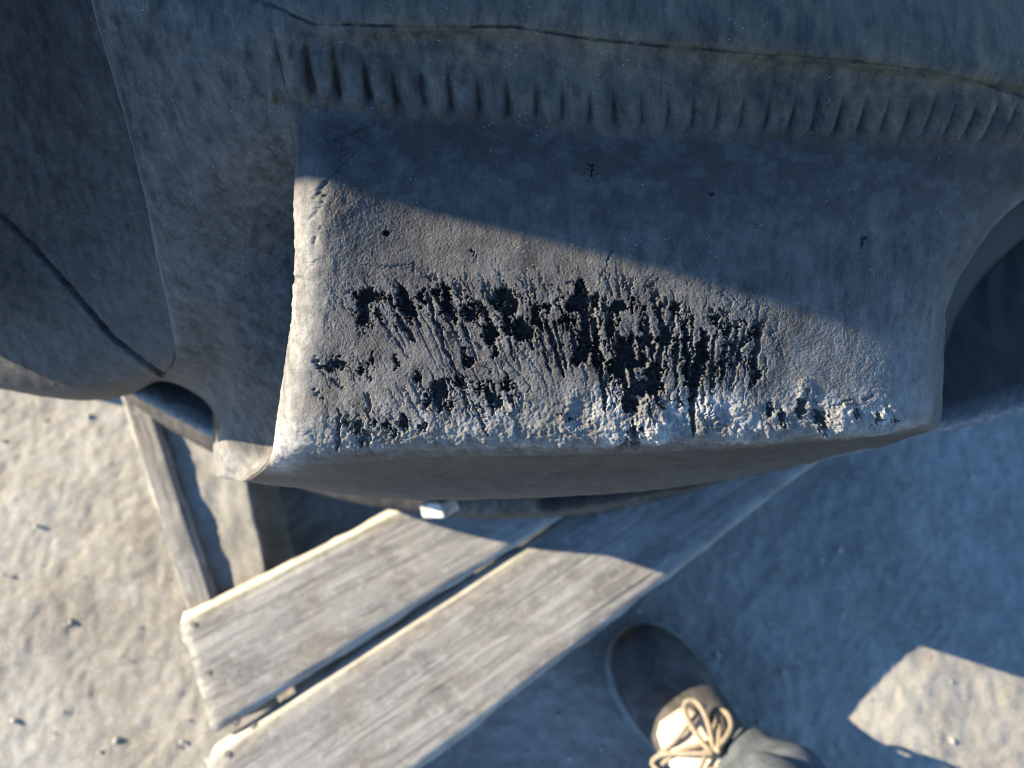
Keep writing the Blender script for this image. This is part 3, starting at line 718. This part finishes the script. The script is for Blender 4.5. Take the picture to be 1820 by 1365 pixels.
# bottom flange of the tyre showing as a thin pale line below the lugs
co = np.array([[cyl(2*math.pi*k/nth, r, z) for k in range(nth)] for r, z in ((.74,.235),(.815,.225),(.832,.215),(.838,.20),(.832,.185),(.80,.16),(.74,.16),(.74,.235))])
put('lower_flange', mesh_np('lower_flange', co.reshape(-1, 3), grid_quads(8, nth, True)), RUB, tyre)

# small pale wooden block on the deck in the gap below the lug
q = [(744, 893), (784, 892), (793, 922), (750, 922)]
top = [atz(px, py, zz) for (px, py), zz in zip(q, (.350, .372, .372, .350))]
blk = put('wood_block', prism_mesh('wood_block', [(p[0]*.95, p[1]+.045, .142) for p in top][::-1], [tuple(p) for p in top][::-1], .004, 2), WOOD_PALE)
tag(blk, 'small pale wooden block wedged on the pallet below the torn lug', 'block')

# ------------------------------------------------------------------ added unseen plank box left of the tyre, to shade the lug and block sky
A = V(at(1620, 620, .333)); sh = Vector((math.cos(SUN_AZ), math.sin(SUN_AZ), 0))
corner = Vector((A.x, A.y, 0))-sh*1.45
crt = empty('shade_caster', (corner.x, corner.y, 0), 'added unseen box of brown planks left of the big tyre, casting shade on it', 'shadow caster')
CR = Matrix.Translation(corner) @ Matrix.Rotation(SUN_AZ-math.radians(3), 4, 'Z') @ Matrix.Translation(-corner)
cx, cy = corner.x, corner.y
def bx(name, x0, x1, y0, y1, z0, z1):
    lo = [(x0,y0,z0),(x1,y0,z0),(x1,y1,z0),(x0,y1,z0)]; hi = [CR @ Vector((a, b, z1)) for a, b, _ in lo]; lo = [CR @ Vector(p) for p in lo]
    me = prism_mesh(name, lo, hi, .003, 1, sm=False); return put(name, me, WOOD_CASTER, crt)
CW, CD, CH = 1.4, 2.6, 2.5
for ix, iy in ((0, 0), (1, 0), (0, 1), (1, 1)):
    x0 = cx-CW if ix == 0 else cx-.07; y0 = cy if iy == 0 else cy+CD-.07
    bx('corner_post', x0, x0+.07, y0, y0+.07, 0, CH)
for k in range(16):
    z0 = .02+k*.153; z1 = z0+.147
    bx('plank', cx-CW+.072, cx-.072, cy+.014, cy+.034, z0, z1); bx('plank', cx-CW+.072, cx-.072, cy+CD-.034, cy+CD-.014, z0, z1)
    bx('plank', cx-.034, cx-.014, cy+.072, cy+CD-.072, z0, z1); bx('plank', cx-CW+.014, cx-CW+.034, cy+.072, cy+CD-.072, z0, z1)
bx('caster_top', cx-CW, cx, cy, cy+CD, CH+.002, CH+.03)

# ------------------------------------------------------------------ the person whose boot shows at the bottom
toe = V(at(1108, 1116, H-.03)); heel_dir = Vector((.56, -.828, 0)).normalized(); BS = 1.03
toe.z = 0
side = Vector((heel_dir.y, -heel_dir.x, 0))      # points to the left of the picture
per = empty('person', toe+heel_dir*.2, 'person in dusty tan boots and grey trousers standing over the pallet corner', 'person')
def boot(toe, ax, name='boot'):
    ax = ax*BS
    sd_ = Vector((ax.y, -ax.x, 0)).normalized()*1.13; n = 22
    def ring(s, wd, z0, z1, flat=.35, off=0):
        pts_ = []
        for k in range(n):
            a = 2*math.pi*k/n; ca, sa_ = math.cos(a), math.sin(a)
            yy = math.copysign(abs(ca)**.8, ca)*wd; zz = (z0+z1)/2+(z1-z0)/2*math.copysign(abs(sa_)**.75, sa_)
            if sa_ > 0: yy *= 1-.25*sa_
            pts_.append(toe+ax*s+sd_*(yy+off)+Vector((0, 0, zz)))
        return pts_
    up = loft_mesh(name, [ring(.006,.012,.022,.036), ring(.012,.026,.02,.052), ring(.028,.040,.018,.058), ring(.055,.0495,.018,.066), ring(.085,.053,.018,.070),
        ring(.112,.053,.018,.079), ring(.138,.050,.018,.098), ring(.170,.046,.018,.128), ring(.205,.042,.018,.165), ring(.235,.041,.018,.185), ring(.265,.040,.018,.19), ring(.290,.032,.018,.17), ring(.302,.018,.02,.12)])
    b = put(name, up, LEATHER, per)
    prof_s = [(0,0),(.008,.024),(.025,.043),(.055,.055),(.09,.058),(.13,.054),(.17,.048),(.22,.045),(.27,.043),(.298,.030),(.308,.0)]
    out = [toe+ax*s+sd_*w_ for s, w_ in prof_s]+[toe+ax*s-sd_*w_ for s, w_ in prof_s[1:-1][::-1]]
    bmx = bmesh.new(); hexa(bmx, [(p.x, p.y, .001) for p in out], [(p.x, p.y, .026) for p in out])
    bmesh.ops.recalc_face_normals(bmx, faces=bmx.faces)
    bmesh.ops.bevel(bmx, geom=[e for e in bmx.edges if abs(e.verts[0].co.z-e.verts[1].co.z) < 1e-5], offset=.004, segments=2, affect='EDGES')
    put('sole', bm_mesh('sole', bmx), SOLE, b)
    # tongue: padded flap over the instep, pale to paint the boot's sunlit side
    def loc(s, l, z): return toe+ax*(s+.010)+sd_*(l+.012)+Vector((0, 0, z-.010))
    rings = []
    for s, wd, z in ((.100,.014,.094),(.106,.024,.104),(.125,.031,.116),(.150,.034,.134),(.175,.034,.157),(.195,.033,.182),(.208,.030,.198),(.213,.018,.205)):
        rings.append([loc(s, .006+wd*math.cos(2*math.pi*k/14), z-.006+.012*math.sin(2*math.pi*k/14)) for k in range(14)])
    put('tongue', loft_mesh('tongue', rings), TONGUE, b)
    zt = lambda s: float(np.interp(s, [.1, .125, .15, .175, .195, .21], [.108, .124, .142, .165, .19, .21]))
    def lace(pts_, r=.0028): put('lace', tube_mesh('lace', [loc(s, l, zt(s)+h) for s, l, h in pts_], r, 8), LACE, b)
    lace([(.112,-.032,-.012),(.113,-.008,.003),(.118,.018,.004),(.122,.040,-.014)])
    lace([(.132,.044,-.018),(.128,.020,.004),(.138,-.008,.005),(.144,-.036,-.014)])
    lace([(.128,-.038,-.016),(.136,-.010,.007),(.150,.016,.007),(.156,.046,-.016)])
    lace([(.160,.044,-.016),(.154,.016,.006),(.166,-.012,.006),(.172,-.036,-.012)])
    lace([(.160,-.038,-.014),(.168,-.008,.008),(.180,.018,.008),(.186,.044,-.014)])
    lace([(.186,.042,-.012),(.182,.014,.006),(.190,-.010,.006),(.196,-.034,-.01)])
    # bow loops falling towards the toe
    lace([(.146,-.006,.010),(.120,-.020,.016),(.100,-.024,.012),(.094,-.014,.008),(.104,-.006,.012),(.130,-.002,.014),(.146,-.004,.012)], .0033)
    lace([(.146,-.006,.012),(.140,-.034,.010),(.130,-.044,-.004),(.124,-.038,-.008),(.134,-.026,.006),(.148,-.008,.014)], .0033)
    lace([(.146,-.004,.014),(.132,.018,.012),(.122,.038,-.002),(.126,.052,-.02),(.140,.05,-.014)], .003)
    return b
boot(toe, heel_dir)
toe2 = toe+Vector((.37, -.30, 0)); ax2 = Vector((.30, -.954, 0)).normalized()
boot(toe2, ax2)

def skin_obj(name, chains, mat, parent, sub=2):
    """one continuous surface grown along joined chains of (point, radius)"""
    verts, rad, edges_ = [], [], []; key = {}
    for ch in chains:
        prev = None
        for p, r in ch:
            k_ = tuple(round(c, 4) for c in p)
            if k_ not in key: key[k_] = len(verts); verts.append(p); rad.append(r)
            i = key[k_]
            if prev is not None: edges_.append((prev, i))
            prev = i
    me = bpy.data.meshes.new(name); me.from_pydata([tuple(v) for v in verts], edges_, [])
    o = bpy.data.objects.new(name, me); COL.objects.link(o)
    m = o.modifiers.new('skin', 'SKIN'); m.use_smooth_shade = True
    for i, r in enumerate(rad):
        me.skin_vertices[0].data[i].radius = (r, r) if isinstance(r, (int, float)) else r
    me.skin_vertices[0].data[0].use_root = True
    s_ = o.modifiers.new('sub', 'SUBSURF'); s_.levels = sub; s_.render_levels = sub
    me.materials.append(mat)
    o.parent = parent; bpy.context.view_layer.update(); o.matrix_parent_inverse = parent.matrix_world.inverted()
    return o
an1 = toe+heel_dir*.256; an2 = toe2+ax2*.256
hip = (an1+an2)/2+Vector((.02, -.10, 0))
fwd = Vector((-.55, .83, 0)).normalized(); rt = Vector((fwd.y, -fwd.x, 0))
def at3(base_, z, f=0, r=0): return base_+Vector((0, 0, z))+fwd*f+rt*r
pel = at3(hip, .95); kn1 = an1.lerp(hip-rt*.10, .5); kn2 = an2.lerp(hip+rt*.10, .5)
th = [(at3(hip, .84, 0, -.10), .070), (Vector((kn1.x, kn1.y, .50))+fwd*.03, .055), (Vector((an1.x, an1.y, .16)), .045)]
th2 = [(at3(hip, .84, 0, .10), .070), (Vector((kn2.x, kn2.y, .50))+fwd*.03, .055), (Vector((an2.x, an2.y, .16)), .045)]
neck = at3(hip, 1.46, .02); head = at3(hip, 1.62, .09)
def arm(s): return [(at3(hip, 1.40, 0, s*.19), .042), (at3(hip, 1.12, -.05, s*.27), .034), (at3(hip, .98, .10, s*.20), .028)]
skin_obj('body', [[(pel, .085), (at3(hip, 1.15, 0), .09), (at3(hip, 1.37, 0), .09), (neck, .06), (at3(hip, 1.55, .06), .085), (head, .095), (at3(hip, 1.70, .07), .07)],
    [(pel, .085)]+th, [(pel, .085)]+th2, [(at3(hip, 1.37, 0), .09)]+arm(-1), [(at3(hip, 1.37, 0), .09)]+arm(1)], SKIN, per)
def torso_ring(z, a_, b_, f=0):
    return [at3(hip, z, f)+rt*(a_*math.cos(2*math.pi*k/24))+fwd*(b_*math.sin(2*math.pi*k/24)) for k in range(24)]
jb = bmesh.new()
def add_mesh(m_):
    jb.from_mesh(m_); bpy.data.meshes.remove(m_)
add_mesh(loft_mesh('j', [torso_ring(*q_) for q_ in ((.80,.215,.155),(.84,.222,.16),(.98,.205,.15),(1.12,.205,.15),(1.28,.215,.15),(1.38,.205,.13),(1.43,.15,.10),(1.47,.085,.08,.02),(1.50,.078,.075,.03))]))
for s__ in (-1, 1):
    add_mesh(tube_mesh('j', [at3(hip, 1.40, 0, s__*.13), at3(hip, 1.38, 0, s__*.21), at3(hip, 1.25, -.03, s__*.25), at3(hip, 1.12, -.05, s__*.275), at3(hip, 1.04, .03, s__*.245), at3(hip, .96, .12, s__*.185)], [.075, .078, .070, .064, .060, .055], 16))
put('jacket', bm_mesh('jacket', jb, True), JACKET, per)
skin_obj('hair', [[(at3(hip, 1.62, .0), .075), (at3(hip, 1.69, .03), .09), (at3(hip, 1.71, .08), .07)]], HAIR, per)
skin_obj('nose', [[(at3(hip, 1.63, .16), .018), (at3(hip, 1.60, .195), .016)]], SKIN, per, 1)
# trousers: waist to the loose folded cuff over the boot
def leg_rings(an, hipp, flare):
    out = []
    segs = [(.95, hipp, .115), (.80, hipp.lerp(an, .15), .118), (.62, hipp.lerp(an, .42)+fwd*.03, .098), (.50, hipp.lerp(an, .55)+fwd*.04, .090), (.34, hipp.lerp(an, .78)+fwd*.01, .086),
            (.25, hipp.lerp(an, .92), .088), (.215, an+fwd*.004, .084), (.185, an+fwd*.010, .074), (.168, an+fwd*.006, .085), (.142, an+fwd*.014, .076), (.122, an+fwd*.012, .083), (.100, an+fwd*.008, .078)]
    for i, (z, c, r) in enumerate(segs):
        ring = []
        for k in range(28):
            a = 2*math.pi*k/28
            fold = (.010*math.sin(3*a+i*1.3)+.006*math.sin(5*a-i*2.1))*(1 if z < .3 else .35)
            ring.append(Vector((c.x, c.y, z+(.016*math.sin(2*a+i*1.7) if z < .24 else 0)))+(fwd*math.cos(a)+rt*math.sin(a))*(r+fold))
        out.append(ring)
    return out
tr = loft_mesh('trousers', leg_rings(an1, hip-rt*.10, 1)); 
bmx = bmesh.new(); bmx.from_mesh(tr)
t2 = loft_mesh('trousers_b', leg_rings(an2, hip+rt*.10, 1)); bmx.from_mesh(t2); 
tm = bm_mesh('trousers', bmx, True); bpy.data.meshes.remove(t2); bpy.data.meshes.remove(tr)
tro = put('trousers', tm, DENIM, per)
sm_ = tro.modifiers.new('sub', 'SUBSURF'); sm_.levels = 2; sm_.render_levels = 2
